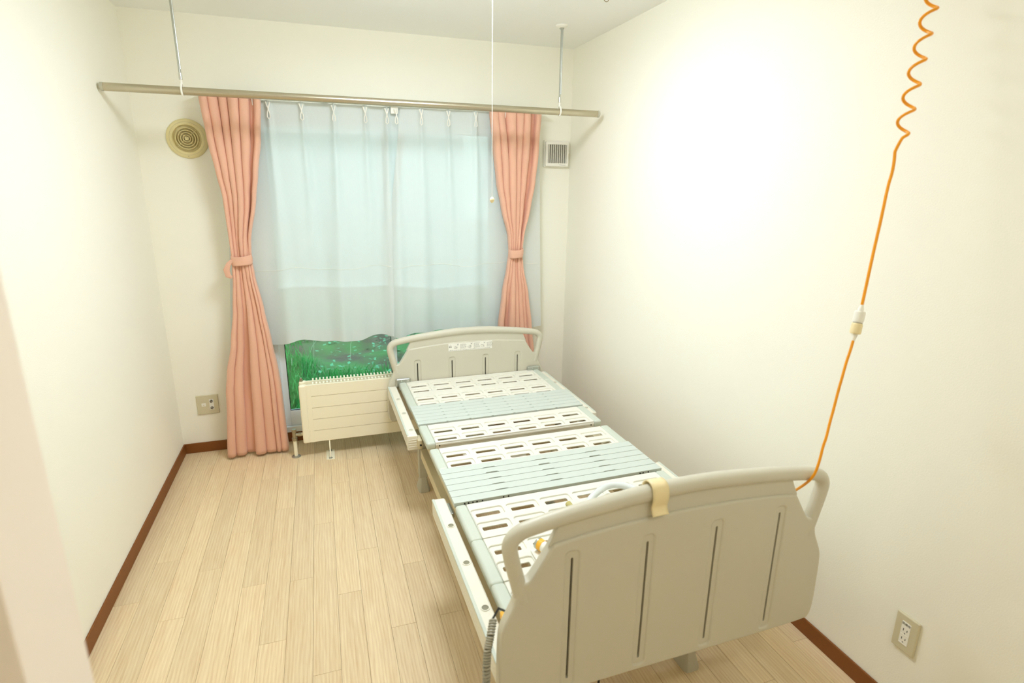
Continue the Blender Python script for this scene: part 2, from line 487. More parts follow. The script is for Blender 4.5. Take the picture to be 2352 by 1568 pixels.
# entrance downlight behind the photographer (its light falls on the footboard front)
el = thing('entrance_lamp', (1.75, -3.75, H), 'small round ceiling lamp over the entrance behind the viewer', 'lamp')
obj('lamp_rim', B().lathe([(.075, 0), (.10, 0), (.10, -.012), (.085, -.02), (.075, -.012)], (1.75, -3.75, H), seg=32), M_white, el)
obj('diffuser', B().lathe([(.078, -.012), (.06, -.022), (0, -.028)], (1.75, -3.75, H), seg=32), emit_mat('entrance_diffuser', ENTRY_COLOR, ENTRY_STRENGTH), el)

# small ring hook on the ceiling
hk = thing('ceiling_hook', (2.175, -.96, 2.4), 'small metal ring hook fixed to the ceiling near right wall', 'hook')
obj('stem', B().tube([(2.175, -.96, 2.4), (2.175, -.96, 2.405-.0)], .003, 8).tube([(2.175, -.96, 2.4), (2.175, -.96, 2.412)], .006, 8), M_brass, hk)
obj('ring', B().tube([(2.175+.0125*cos(a), -.96, 2.3975+.0125*sin(a)) for a in [2*pi*k/20 for k in range(20)]], .0018, 6, True), M_brass, hk)

# ------------------------------------------------------------------ hanging pole
RY, RZ = -.475, 1.971
pole = thing('hanging_pole', (1.21, RY, RZ), 'long champagne metal laundry pole hung below the ceiling', 'pole')
obj('pole_tube', B().tube([(.014, RY, RZ), (2.405, RY, RZ)], .0175, 20), M_pole, pole)
for x, s in ((.011, 1), (2.408, -1)):
    obj('end_cap', B().lathe([(0, -.004*s), (.013, -.0035*s), (.0182, .001*s), (.0182, .012*s), (.0176, .012*s)], (x, RY, RZ), 'X', 20), M_foot, pole)
for x, lab in ((.326, 'ceiling hanger with white ring holding the pole end near left wall'),
               (2.166, 'ceiling hanger with white ring holding the pole end near right wall')):
    h = thing('pole_hanger', (x, RY, H), lab, 'hanger', 'ceiling hangers of the pole')
    obj('ceiling_disc', B().lathe([(0, 0), (.033, 0), (.031, -.006), (.018, -.013), (0, -.014)], (x, RY, H), seg=28), M_white, h)
    obj('ferrule', B().lathe([(.013, -.014), (.011, -.019), (.0, -.019)], (x, RY, H), seg=16), M_steel, h)
    obj('rod', B().tube([(x, RY, H-.015), (x, RY, 2.035)], .0055, 10).tube([(x+.004, RY-.004, H-.02), (x+.004, RY-.004, 2.06)], .0035, 8), M_steel, h)
    obj('lower_ferrule', B().tube([(x, RY, 2.045), (x, RY, 2.018)], .0075, 12), M_chrome, h)
    obj('ring', B().tube([(x, RY+.0235*sin(a), RZ+.004+.0235*cos(a)*1.05) for a in [2*pi*k/28 for k in range(28)]], .0042, 8, True)
        .tube([(x, RY, 2.02), (x, RY, 1.998)], .0055, 10), M_white, h)

# ------------------------------------------------------------------ curtain rail and curtains
cr = thing('curtain_rail', (1.27, -.1, 2.0), 'white double curtain rail behind the hanging pole', 'curtain rail')
for y in (-.072, -.128):
    obj('track', B().box(.33, 2.23, y-.010, y+.010, 2.004, 2.018, .003), M_white, cr)
for x in (.36, .95, 1.315, 1.7, 2.2):
    obj('bracket', B().box(x-.02, x+.02, -.14, 0, 2.016, 2.021).box(x-.02, x+.02, -.006, 0, 1.985, 2.025, .001), M_white, cr)
obj('rail_joint', B().box(1.297, 1.337, -.092, -.082, 1.962, 2.0, .003), M_white, cr)

def fold_curtain(tab, yc, N, seed, hi, lo, nz=90, per=26):
    rnd = random.Random(seed)
    wts = [rnd.uniform(.7, 1.35)*(.65 if k in (hi,) else 1) for k in range(N)]; tot = sum(wts)
    edges = [0]
    for w_ in wts: edges.append(edges[-1]+w_/tot)
    amp = [rnd.uniform(.8, 1.15) for _ in range(N)]
    top = [rnd.uniform(-.35, .35) for _ in range(N)]
    def fn(s, t):
        z = .016+(2.000-.016)*t
        xl, xr, A = lerp_tab(tab, z)
        i = min(int(s*N+1e-9), N-1); f = s*N-i
        if s >= 1: i, f = N-1, 1.0
        u = edges[i]+(edges[i+1]-edges[i])*f
        ruf = max(0, (z-1.72)/.27)                       # looser pleats under the header
        bulge = abs(sin(pi*f))**.6
        am = amp[i]
        if i == hi and z > 1.17: am = amp[i]+(.15-amp[i])*min(1, (z-1.17)/.25)      # open pocket between two pleats
        if i == lo and z < 1.17: am = amp[i]+(.15-amp[i])*min(1, (1.17-z)/.4)
        y = yc-A*1.05*am*bulge*(1-.15*ruf)
        lean = -.165*(xr-xl)*(edges[i+1]-edges[i])*sin(2*pi*f)*(1-.5*ruf)
        x = xl+(xr-xl)*u+lean+top[i]*ruf*(xr-xl)/N*sin(pi*f)*.8
        y += .006*sin(9*z+i*1.7)*(1 if z > .9 else .6)
        return Vector((x, y, z))
    return B().grid(fn, N*per, nz)

def pink(tab, N, seed, root, tie, hi, lo):
    c = obj('curtain_panel', fold_curtain(tab, -.116, N, seed, hi, lo), M_pink, root, smooth=100)
    sm = c.modifiers.new('thickness', 'SOLIDIFY'); sm.thickness = .0018; sm.offset = 1
    # pinched header tucks
    rnd = random.Random(seed+5); xl, xr, A = lerp_tab(tab, 1.97)
    for k in range(5):
        x = xl+(xr-xl)*(k+.5+rnd.uniform(-.2, .2))/5
        obj('header_hook', B().tube([(x, -.125, 1.965), (x, -.128, 2.0)], .003, 6), M_white, root)
    x0, x1, zt = tie
    def ring(s, t):
        a = 2*pi*s; cx, rx = (x0+x1)/2, (x1-x0)/2+.004
        zz = zt+.028*(2*t-1)*(1+.12*sin(a))+.006*sin(a+.6)
        k = 1+.05*sin(pi*t)+.02*sin(5*a+3*t)
        return Vector((cx+rx*cos(a)*k, -.140+.036*sin(a)*k, zz))
    tb = obj('tie_band', B().grid(ring, 40, 8), M_pink, root, smooth=60)
    sm = tb.modifiers.new('thickness', 'SOLIDIFY'); sm.thickness = .003
    return tb

lc = thing('salmon_curtain', (.43, -.13, 0), 'floor length salmon curtain tied back at the left of the window', 'curtain', 'pair of salmon curtains')
tabL = [(.016, .255, .590, .050), (.41, .288, .582, .046), (.52, .305, .575, .044), (.70, .345, .555, .040), (.89, .375, .532, .036), (1.08, .395, .503, .032),
        (1.175, .401, .496, .030), (1.26, .399, .502, .031), (1.5, .392, .553, .040), (1.62, .375, .574, .046), (1.80, .352, .604, .052), (1.99, .335, .622, .045)]
tb = pink(tabL, 7, 3, lc, (.400, .497, 1.168), 5, 2)
tail = B().tube([(.402, -.163, 1.168), (.385, -.17, 1.150), (.370, -.165, 1.118), (.375, -.160, 1.085), (.392, -.158, 1.075)], [.008, .012, .016, .015, .008], 10)
for v in tail.bm.verts: v.co.y = -.160+(v.co.y+.160)*.55
obj('tie_tail', tail, M_pink, tb)
rc = thing('salmon_curtain', (2.04, -.13, 0), 'floor length salmon curtain tied back at the right of the window', 'curtain', 'pair of salmon curtains')
tabR = [(.016, 1.87, 2.225, .050), (.45, 1.905, 2.18, .046), (.70, 1.93, 2.150, .042), (.9, 1.955, 2.125, .036), (1.08, 1.985, 2.09, .032), (1.167, 1.996, 2.081, .030),
        (1.26, 1.99, 2.09, .031), (1.45, 1.945, 2.128, .038), (1.60, 1.915, 2.155, .044), (1.80, 1.89, 2.178, .052), (1.99, 1.868, 2.196, .045)]
pink(tabR, 7, 11, rc, (1.995, 2.082, 1.165), 5, 1)

def sheer(x0f, x1f, pleats, yc, z0, seed):
    rnd = random.Random(seed); ph = [rnd.uniform(0, 6) for _ in range(6)]; am = [rnd.uniform(.7, 1.2) for _ in pleats]
    def fn(s, t, za=None, zb=None, off=0):
        za = z0 if za is None else za; zb = 2.000 if zb is None else zb
        z = za+(zb-za)*t
        x0, x1 = x0f(z), x1f(z); x = x0+(x1-x0)*s
        d = (1.99-z)
        y = yc
        for p, a in zip(pleats, am):
            pw = .010+.030*min(1, d/.9); q = (x-p-.02*d*sin(a*9))/pw
            y -= (.027*a)*math.exp(-q*q)*(1-.25*min(1, d))
        mid = min(1, max(0, (x-.55)/.15), max(0, (1.92-x)/.1)) if x < 1.92 else 0
        y += (.15+.85*mid)*((.004+.014*min(1, d/1.2))*sin(19*x+ph[0]+.5*sin(2*z))+.008*min(1, d)*sin(41*x+ph[1]))
        zz = z
        if za == z0: zz += (1-t)*(.012*sin(13*x+ph[2])+.006*sin(29*x+ph[3]))
        return Vector((x, y-off, zz))
    return fn
def sheer_thing(name, label, fn, z0, loc):
    r = thing(name, loc, label, 'curtain', 'pair of sheer curtains')
    obj('cloth', B().grid(lambda s, t: fn(s, t), 170, 44), M_sheer, r, smooth=80)
    obj('hem', B().grid(lambda s, t: fn(s, t, z0, z0+.075*1, .0016) if False else fn(s, t*.056, None, None, .0016), 170, 4), M_sheer, r, smooth=80)
    zc = (1.092-z0)/(1.992-z0)
    obj('crease_highlight', B().tube([fn(.02+.96*k/160, zc, None, None, .0014) for k in range(161)], .0011, 5), M_white, r)  # white tube stands in for the bright line of light across the cloth
    obj('header', B().grid(lambda s, t: fn(s, .955+.045*t, None, None, .0016), 170, 4), M_sheer, r, smooth=80)
    return r
fl = sheer(lambda z: .40-.07*max(0, (1.4-z)/.75)-.03*(z-1.4 if z > 1.4 else 0), lambda z: 1.262+.02*max(0, (z-.66)/.5)+.078*max(0, (z-1.2)/.8),
           (.654, .821, .987, 1.156, 1.275), -.062, .658, 5)
sl = sheer_thing('sheer_curtain', 'white sheer curtain in front of the left half of the window', fl, .658, (.8, -.07, .65))
fr = sheer(lambda z: 1.222+.02*max(0, (z-.66)/.5)+.075*max(0, (z-1.2)/.8), lambda z: 2.20+.045*max(0, (1.99-z)/1.3),
           (1.325, 1.467, 1.626, 1.79), -.080, .668, 9)
sr = sheer_thing('sheer_curtain', 'white sheer curtain in front of the right half of the window', fr, .668, (1.7, -.09, .65))
for r, fn, ps in ((sl, fl, (.654, .821, .987, 1.156, 1.275)), (sr, fr, (1.325, 1.467, 1.626, 1.79))):
    for p in ps:
        y = -.068 if r is sl else -.086
        b = B()
        for sgn in (-1, 1):
            b.tube([(p+sgn*.010, y-.016, 1.99), (p+sgn*.004, y-.022, 1.968), (p-sgn*.001, y-.024, 1.955), (p+sgn*.006, y-.023, 1.935), (p+sgn*.008, y-.02, 1.915), (p, y-.020, 1.905)], [.004, .0035, .003, .003, .003, .002], 6)
        obj('pinch_pleat', b, M_white, r)

# ------------------------------------------------------------------ wall fittings
# round fan vent, left of the window
vc = (.238, 0, 1.797)
v = thing('round_air_vent', (vc[0], -.01, vc[2]), 'round ivory air vent with concentric louvre rings beside left curtain', 'vent')
obj('flange', B().lathe([(.100, 0), (.100, -.006), (.096, -.012), (.088, -.016), (.070, -.018), (.066, -.010), (.066, -.002), (0, -.002)], vc, 'Y', 56), M_vent, v)
obj('seam_ring', B().tube([(vc[0]+.083*cos(a), -.0175, vc[2]+.083*sin(a)) for a in [2*pi*k/48 for k in range(48)]], .0007, 5, True), M_plate, v)
for r in (.056, .044, .032, .020):
    obj('louvre_ring', B().lathe([(r, -.004), (r-.001, -.021), (r-.0035, -.022), (r-.0055, -.019), (r-.004, -.004)], vc, 'Y', 48), M_vent, v)
obj('hub', B().lathe([(.010, -.003), (.010, -.022), (.006, -.025), (0, -.0255)], vc, 'Y', 24), M_vent, v)
for a in (42, 132, 222, 312):
    a = radians(a)
    obj('spoke', B().tube([(vc[0]+.008*cos(a), -.020, vc[2]+.008*sin(a)), (vc[0]+.064*cos(a), -.018, vc[2]+.064*sin(a))], .0014, 6), M_vent, v)
sq = [(vc[0]-.006+.0014*k, -.0150, vc[2]-.0905+.0012*sin(k*1.9)+.0004*k) for k in range(14)]
obj('maker_mark', B().tube(sq, .0006, 5), M_print, v)
# square vent, right
v = thing('square_air_vent', (2.349, -.01, 1.776), 'square white air vent with vertical slats beside right curtain', 'vent')
obj('housing', B().add(plate(rrect(2.268, 2.428, 1.700, 1.852, .006), [rrect(2.286, 2.414, 1.720, 1.833, .002)], .022, .003), Matrix(((1, 0, 0, 0), (0, 0, 1, -.021), (0, 1, 0, 0), (0, 0, 0, 1))))
    .box(2.262, 2.434, -.018, 0, 1.694, 1.858, .004), M_white, v)
obj('dark_back', B().box(2.286, 2.414, -.0195, -.0175, 1.72, 1.833), M_dark, v)
for k in range(9):
    x = 2.2925+k*.0143
    obj('slat', B().box(x-.0018, x+.0018, -.031, -.018, 1.719, 1.834, .0006), M_white, v)
    obj('inner_slat', B().box(x+.0045, x+.0085, -.024, -.019, 1.72, 1.833), M_coil, v)
obj('latch', B().box(2.420, 2.430, -.034, -.028, 1.783, 1.803, .002), M_white, v)
obj('maker_mark', B().tube([(2.365+.0022*k, -.0325, 1.711-.0002*k+.0016*sin(k*2.2)*(1-k/24)) for k in range(20)], .0007, 5), M_print, v)
# communications wall plate on back wall
v = thing('wall_socket_plate', (.1585, -.004, .300), 'greige wall plate with telephone and aerial sockets left of curtain', 'socket')
obj('plate', B().box(.1, .217, -.009, 0, .241, .360, .004, 3), M_plate, v)
jk = obj('phone_jack', B().box(.126, .149, -.0115, -.008, .292, .311, .001), M_white, v)
obj('jack_mark', B().box(.134, .141, -.0122, -.0114, .298, .303), M_plate, jk)
av = obj('aerial_insert', B().box(.168, .192, -.0105, -.008, .268, .333, .001), M_white, v)
for z in (.322, .280):
    obj('aerial_socket', B().lathe([(.0075, -.0104), (.0075, -.016), (.0055, -.016), (.0055, -.0105)], (.180, 0, z), 'Y', 20), M_black, av)
    obj('aerial_core', B().lathe([(0, -.015), (.0035, -.015), (.0035, -.0104)], (.180, 0, z), 'Y', 14), M_chrome, av)
# power outlet on right wall
v = thing('power_outlet', (W, -2.607, .295), 'double power outlet with beige plate low on the right wall', 'outlet')
obj('plate', B().box(W-.009, W, -2.642, -2.572, .235, .355, .004, 3), M_plate, v)
ins = obj('outlet_insert', B().box(W-.0105, W-.008, -2.6205, -2.5935, .258, .334, .0008), M_white, v)
for zc in (.305, .275):
    for dy, hh in ((.0055, .008), (-.0055, .0065)):
        obj('outlet_slot', B().box(W-.0108, W-.0100, -2.607+dy-.001, -2.607+dy+.001, zc-hh/2+.003, zc+hh/2+.003), M_black, ins)
    obj('earth_hole', B().box(W-.0108, W-.0100, -2.6085, -2.6055, zc-.010, zc-.007), M_black, ins)
    obj('outlet_ridge', B().box(W-.0112, W-.0100, -2.6195, -2.5945, zc-.0135, zc-.0125), M_white, ins)
mt = Matrix(((0, 0, -1, W-.0107), (-1, 0, 0, -2.607), (0, 1, 0, .327), (0, 0, 0, 1)))
obj('printed_word', B().add(text_mesh('医療用', .0085, .0002), mt), M_print, ins, smooth=0)

# ------------------------------------------------------------------ radiator
rad = thing('panel_radiator', (1.27, -.22, 0), 'cream double panel radiator below the window behind the bed head', 'radiator')
RX0, RX1 = .684, 1.86
zt_, zb_ = .456, .100
for (yf, nm) in ((-.28, 'front'), (-.205, 'rear')):
    for k in range(5):
        z1 = zt_-k*.0715; z0 = z1-.0692
        obj('panel_tube', B().box(RX0+.03, RX1-.03, yf, yf+.013, z0, z1, .0009), M_rad, rad)
    obj('backing', B().box(RX0+.03, RX1-.03, yf+.007, yf+.011, zb_+.002, zt_-.002), M_rad, rad)
    for x in (RX0, RX1-.043):
        obj('header_tube', B().box(x, x+.043, yf-.003, yf+.030, zb_-.005, zt_+.001, .011, 3), M_rad, rad)
    for x in (RX0+.043, RX1-.065):
        obj('weld_strip', B().box(x, x+.022, yf-.0008, yf+.004, zb_, zt_-.001, .0006), M_rad, rad)
    fb = B(); x = RX0+.075
    while x < RX1-.08:
        fb.box(x, x+.0085, yf+.014, yf+.042, zb_+.02, zt_+.004)
        x += .0198
    tag(obj('fin_row', fb, M_rad, rad, smooth=0), kind='stuff')
for x in (RX0+.02, RX1-.02):
    obj('connector', B().tube([(x, -.265, .43), (x, -.19, .43)], .011, 12).tube([(x, -.265, .13), (x, -.19, .13)], .011, 12), M_rad, rad)
obj('air_valve', B().lathe([(0, .018), (.006, .018), (.007, .008), (.010, .006), (.010, -.01), (0, -.01)], (RX0+.014, -.192, .458), seg=12), M_brass, rad)
px, py = .635, -.234
vp = obj('valve', B().tube([(px, py, .105), (px, py, .122)], .015, 12).tube([(px, py, .122), (px, py, .165)], .0115, 14).tube([(px, py, .163), (px, py, .176)], .0135, 8)
         .tube([(px, py, .140), (px+.030, py, .140)], .0095, 12).tube([(px+.022, py, .140), (px+.040, py, .140)], .0125, 8), M_brass, rad)
obj('valve_union', B().tube([(px+.040, py, .140), (px+.062, py, .140)], .0095, 12), M_rad, rad)
obj('supply_pipe', B().tube([(px, py, 0), (px, py, .108)], .0105, 14), M_rad, rad)
obj('floor_collar', B().lathe([(.026, 0), (.026, .003), (.020, .007), (.011, .008)], (px, py, 0), seg=24), M_steel, rad)
for x in (.83, 1.72):
    s = obj('floor_stand', B().tube([(x, -.325, .012), (x, -.318, .03), (x, -.262, .115)], .0038, 8).tube([(x, -.212, .012), (x, -.212, .13)], .004, 8), M_rad, rad)
    obj('stand_plate', B().box(x-.024, x+.024, -.335, -.205, 0, .003, .001), M_rad, s)
    obj('stand_bolt', B().lathe([(0, .012), (.006, .011), (.011, .003)], (x, -.320, 0), seg=8).lathe([(0, .014), (.006, .013), (.010, .003)], (x, -.222, 0), seg=8), M_steel, s)

# ------------------------------------------------------------------ bed (measured in its own frame: u across, v foot to head)
KS, ZO, TH = .976, .0378, .012
bed = thing('hospital_bed', (1.69951739, -2.49416672, 0), 'adjustable grey hospital bed without mattress, slatted white deck', 'bed', rz=TH)
BX = Matrix.Translation((0, 0, ZO)) @ Matrix.Scale(KS, 4)
def part(name, b, m, parent=bed, smooth=35):
    me = b.mesh(name, smooth); me.transform(BX)
    return obj(name, me, m, parent, local=True)
ZF = -ZO/KS                                           # floor in bed measures

def board(name, v0, dz, slot_top, slot_bot, face):
    """end board: body, web, grip rail; face=-1 looks to the foot, v0 = visible face"""
    half = [(.485, .287), (.503, .302), (.511, .335), (.510, .42), (.508, .50), (.503, .53), (.485, .567), (.470, .598), (.466, .622), (.462, .645),
            (.455, .655), (.447, .652), (.438, .652), (.429, .658), (.405, .694), (.378, .738), (.369, .744), (.26, .756), (.13, .764)]
    out = [(0, .287)]+half+[(0, .767)]+[(-x, z) for x, z in half[::-1]]
    out = chaikin(out, 2)
    us = (-.322, -.107, .109, .324)
    chan = [rrect(u-.0165, u+.0165, slot_bot-.018-dz, slot_top+.018-dz, .010) for u in us]
    Mx = lambda vc: Matrix(((1, 0, 0, 0), (0, 0, 1, vc), (0, 1, 0, dz), (0, 0, 0, 1)))
    th = .034; vc = v0-face*th/2
    b = B().add(plate(out, chan, th, .007, 3), Mx(vc))
    web = [(0, .752), (.378, .728), (.384, .738), (.357, .792), (.2, .812), (0, .826), (-.2, .812), (-.357, .792), (-.384, .738), (-.378, .728)]
    b.add(plate(web, [], .017, .003), Mx(vc))
    bd = part(name, b, M_bed)
    path = [(.447, .596), (.4615, .654), (.4765, .715), (.4825, .748), (.477, .769), (.462, .782), (.44, .791), (.335, .8075), (.21, .820), (.1, .829), (0, .832)]
    path = path+[(-x, z) for x, z in path[-2::-1]]
    path = chaikin(path, 2, False)
    rr = [.0195+.0025*max(0, 1-(abs(x)/.45)**2)*(1 if z > .77 else 0) for x, z in path]
    part('grip_rail', B().tube([(x, vc, z+dz) for x, z in path], rr, 16), M_bed, bd)
    for u in us:
        sl = [rrect(u-.0035, u+.0035, slot_bot-dz, slot_top-dz, .0034, 3)]
        part('slot_channel', B().add(plate(rrect(u-.0175, u+.0175, slot_bot-.019-dz, slot_top+.019-dz, .010), sl, th-.008, .0), Mx(vc)), M_bed, bd)
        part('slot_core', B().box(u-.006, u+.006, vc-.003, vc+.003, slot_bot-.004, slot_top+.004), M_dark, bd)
    return bd, vc
foot, vcf = board('footboard', 0.0, 0, .694, .325, -1)
head, vch = board('headboard', 2.20, -.122, .529, .20, -1)

# warning label on the headboard
v_l = 2.1994
lab = part('warning_label', B().box(-.130, .151, v_l-.0012, v_l+.0005, .588, .637), M_white, head)
pr = B()
def quad(u0, u1, z0, z1): pr.box(u0, u1, v_l-.0016, v_l-.0011, z0, z1)
rr_ = random.Random(2)
for c0 in (-.095, -.008, .076):
    for k in range(5):
        z = .629-k*.0066; x = c0+.040
        while x < c0+.074:
            l = rr_.uniform(.004, .010); quad(x, x+l, z-.0010, z+.0008); x += l+.0025
    for s in (-1, 1):
        pr.box(c0+.018, c0+.032, v_l-.0016, v_l-.0011, .6275, .6290, rot=Matrix.Rotation(s*radians(45), 3, 'Y'))
    for k in range(6):
        a0 = rr_.uniform(0, .018); quad(c0+a0, c0+a0+rr_.uniform(.006, .014), .603+k*.0028, .6038+k*.0028)
    pr.tube([(c0+.012+.011*cos(a), v_l-.0013, .609+.006*sin(a)) for a in [2*pi*k/16 for k in range(16)]], .0005, 4, True)
pr.tube([(-.1225, v_l-.0013, .624), (-.117, v_l-.0013, .631), (-.1115, v_l-.0013, .624)], .0005, 4, True)
x = -.122
while x < .140:
    l = rr_.uniform(.005, .013); quad(x, x+l, .5925, .5942); x += l+.003
part('label_print', pr, M_print, lab, 0)
me = text_mesh('警告', .0095, .0002)
part('label_word', B().add(me, Matrix(((1, 0, 0, -.117), (0, 0, -1, v_l-.0014), (0, 1, 0, .6145), (0, 0, 0, 1)))), M_print, lab, 0)

# deck panels -----------------------------------------------------
DZ = .42
U0, U1 = -.398, .424                                  # white plates
def deck_panel(va, vb, rows, lip=True, thick=.0085):
    trays, slots = [], []
    for rv in rows:
        for i in range(6):
            u = -.380+i*.1366
            trays.append(rrect(u-.014, u+.106, rv-.012, rv+.044, .012)); slots.append(rrect(u, u+.091, rv, rv+.022, .005))
    P = Matrix.Translation((0, 0, DZ-thick/2))
    b = B().add(plate(rrect(U0, U1, va, vb, .004), trays, thick, .0022), P)
    b.add(plate(rrect(U0+.004, U1-.004, va+.004, vb-.004, .003), slots, .0045, .001), Matrix.Translation((0, 0, DZ-.0085)))
    if lip:
        b.tube([(U0, va+.012, DZ-.0145), (U1, va+.012, DZ-.0145)], .0143, 14)
        b.box(U0, U1, va+.003, va+.010, DZ-.036, DZ-.014, .002)
    p = part('deck_panel', b, M_deck)
    for a, c in ((-.441, U0+.001), (U1-.001, .467)):
        part('side_cap', B().box(a, c, va-.004, vb+.004, DZ-.034, DZ+.002, .011, 3), M_cap, p)
    if lip:
        for u in (U0+.018, U1-.018):
            part('rivet_hole', B().lathe([(0, 0), (.0035, 0), (.0035, .004)], (u, va-.0035, DZ-.018), 'Y', 10), M_black, p)
    return p
deck_panel(1.985, 2.195, (2.098, 2.012), lip=False)
deck_panel(1.783, 1.982, (1.878, 1.795), lip=False)
deck_panel(1.312, 1.520, (1.426, 1.338))
deck_panel(1.052, 1.248, (1.158, 1.070), lip=False)
deck_panel(.532, .754, (.668, .580))
deck_panel(.304, .527, (.440, .352))
deck_panel(.060, .299, (.212, .124), lip=False)

def slat_outline(u0, u1, va, vb, notches):
    """notches on the near edge: (centre, half length, depth)"""
    pts = [(u1, va), (u1, vb), (u0, vb), (u0, va)]
    for c, hl, d in sorted(notches):
        pts += [(c-hl, va), (c-hl*.75, va+d), (c+hl*.75, va+d), (c+hl, va)]
    return pts
# upper flexible band: closed slats with tiny drainage holes
vtop = 1.782; n1 = 6
for k in range(n1):
    vb = vtop-k*.0413; va = vb-.0405
    nt_ = [(-.286+.1205*i-.001*k, .0065, .005) for i in range(6)]
    zz = DZ+.004-.0004*k*k*.2
    part('flexible_slat', B().add(plate(slat_outline(-.440, .478-.002*k, va, vb, nt_), [], .018, .0012, 1), Matrix.Translation((0, 0, zz-.009))), M_slat)
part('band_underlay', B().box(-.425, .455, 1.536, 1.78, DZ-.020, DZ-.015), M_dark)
# lower flexible band: slats linked by tabs, long dashed gaps with spindle-shaped openings
vtop = 1.046
for k in range(6):
    vb = vtop-k*.0466; va = vb-.0440
    wide = .0075 if k == 1 else .0045
    nt_ = []
    if k < 5:
        for c in (-.232, .004, .247): nt_.append((c-.001*k, .030, wide))
    b = B().add(plate(slat_outline(-.440, .466, va, vb, nt_), [], .018, .001, 1), Matrix.Translation((0, 0, DZ+.003-.009)))
    if k < 5:                                          # connecting tabs across the gap
        u = -.425; s = 0
        while u < .45:
            near = any(abs(u-c) < .036 for c in (-.232, .004, .247))
            if not near: b.box(u-.006, u+.006, va-.0032, va+.001, DZ-.008, DZ+.001)
            u += .0335
    part('linked_slat', b, M_slat)
for u in (-.40, -.385, -.368, -.352, -.33, .36, .375, .40, -.245, -.225):
    part('band_edge_hole', B().lathe([(0, 0), (.003, 0), (.003, .003)], (u, .7655, DZ-.004), 'Y', 8), M_black)

# side frame rails with accessory sockets --------------------------
def side_rail(u0, u1, va, vb, holes, capend, open_holes):
    zt, zb = .400, .330
    b = B().box(u0, u1, va, vb, zb, zt, .008, 3)
    s = -1 if u0 < 0 else 1
    uo = u0 if s < 0 else u1
    for k in range(3): b.box(uo-.0012, uo+.0012, va+.02, vb-.02, zb+.010+k*.014, zb+.018+k*.014, .0008, 1)
    r = part('side_rail', b, M_rail)
    part('rail_edge', B().box(uo-.001 if s < 0 else uo-.010, uo+.010 if s < 0 else uo+.001, va+.002, vb-.002, zt-.006, zt+.0015, .0025), M_cap, r)
    uc = (u0+u1)/2+.004*(-s)
    for v in holes:
        part('socket_collar', B().lathe([(.0135, .0002), (.0135, .0022), (.0105, .0022), (.0100, -.0005)], (uc, v, zt), 'Z', 24), M_rail, r)
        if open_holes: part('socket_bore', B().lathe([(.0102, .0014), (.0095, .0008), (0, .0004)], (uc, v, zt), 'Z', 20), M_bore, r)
        else: part('socket_plug', B().lathe([(.0105, .0018), (0, .0026)], (uc, v, zt), 'Z', 20), M_foot, r)
    if capend is not None:
        e = B().box(u0-.001, u1+.001, capend-.012, capend+.002, zb-.006, zt+.001, .006, 3)
        for k in range(4): e.box(u0+.006, u1-.006, capend-.0135, capend-.010, zb+.012+k*.012, zb+.0145+k*.012, .0006, 1)
        part('rail_end_cap', e, M_rail, r)
    return r
for sgn in (-1, 1):
    a, c = (-.507, -.456) if sgn < 0 else (.470, .515)
    side_rail(a, c, .030, .862, (.666, .448, .235), None, True)
    side_rail(a, c, 1.470, 2.196, (1.969, 1.753, 1.531), 1.470, False)
    ui = -.45 if sgn < 0 else .462
    part('rail_bracket', B().box(ui-.012, ui+.012, 1.43, 1.50, .335, .385, .008), M_frame)
    part('bracket_bolt', B().lathe([(0, -.003), (.005, -.002), (.005, .002)], (ui+.002, 1.429, .36), 'Y', 10), M_black)
    part('rail_plug', B().box(min(ui, ui-sgn*.0), max(ui, ui+.014), .78, .86, .355, .375, .004), M_steel)
    # metal bracket on headboard
    uu = -.415 if sgn < 0 else .432
    hb = part('headboard_bracket', B().box(uu-.045, uu+.045, 2.180, 2.199, .392, .447, .010, 3).box(uu-.03, uu+.02, 2.12, 2.19, .392, .402, .004), M_steel, head)
    for du in (-.012, .028): part('bracket_screw', B().lathe([(0, -.004), (.005, -.003), (.005, .002)], (uu+du, 2.179, .434), 'Y', 10), M_chrome, hb)

# under structure --------------------------------------------------
for u in (-.395, .415):
    part('deck_beam', B().box(u-.020, u+.020, .05, 2.16, .320, .366, .004), M_frame)
    part('base_beam', B().box(u-.018, u+.018, .26, 1.66, .175, .225, .004), M_frame)
for v in (.09, .62, 1.15, 1.40, 1.70, 2.12):
    part('cross_member', B().box(-.40, .42, v-.018, v+.018, .322, .360, .004), M_frame)
for v in (.28, 1.64):
    part('base_cross_member', B().box(-.41, .43, v-.02, v+.02, .172, .222, .004), M_frame)
def leg(u, v):
    b = B().box(u-.022, u+.022, v-.026, v+.026, ZF+.08, .245, .004)
    foot_ = B()
    prof = [(.0, .060, .048), (.012, .062, .050), (.05, .045, .036), (.095, .030, .028)]
    rings = []
    for h, lv, lu in prof:
        rings.append([foot_.bm.verts.new((u+lu*sx*.62, v+lv*sy*.75, ZF+h)) for sx, sy in ((-1, -.7), (-.7, -1), (.7, -1), (1, -.7), (1, .7), (.7, 1), (-.7, 1), (-1, .7))])
    for a, c in zip(rings, rings[1:]):
        for k in range(8): foot_.bm.faces.new((a[k], a[(k+1) % 8], c[(k+1) % 8], c[k]))
    foot_.bm.faces.new(rings[0][::-1]); foot_.bm.faces.new(rings[-1])
    l = part('leg', b, M_foot); part('foot_pad', foot_, M_foot, l)
leg(-.395, 1.71); leg(.415, 1.71); leg(-.24, .205); leg(.262, .250)
part('leg_bar', B().box(-.26, .28, .20, .27, .12, .18, .006), M_frame)
for u in (-.20, .22):                                  # lifting arms
    part('lift_arm', B().tube([(u, .35, .20), (u, .95, .33)], .016, 10), M_frame)
    part('lift_arm', B().tube([(u, 1.05, .20), (u, 1.62, .33)], .016, 10), M_frame)
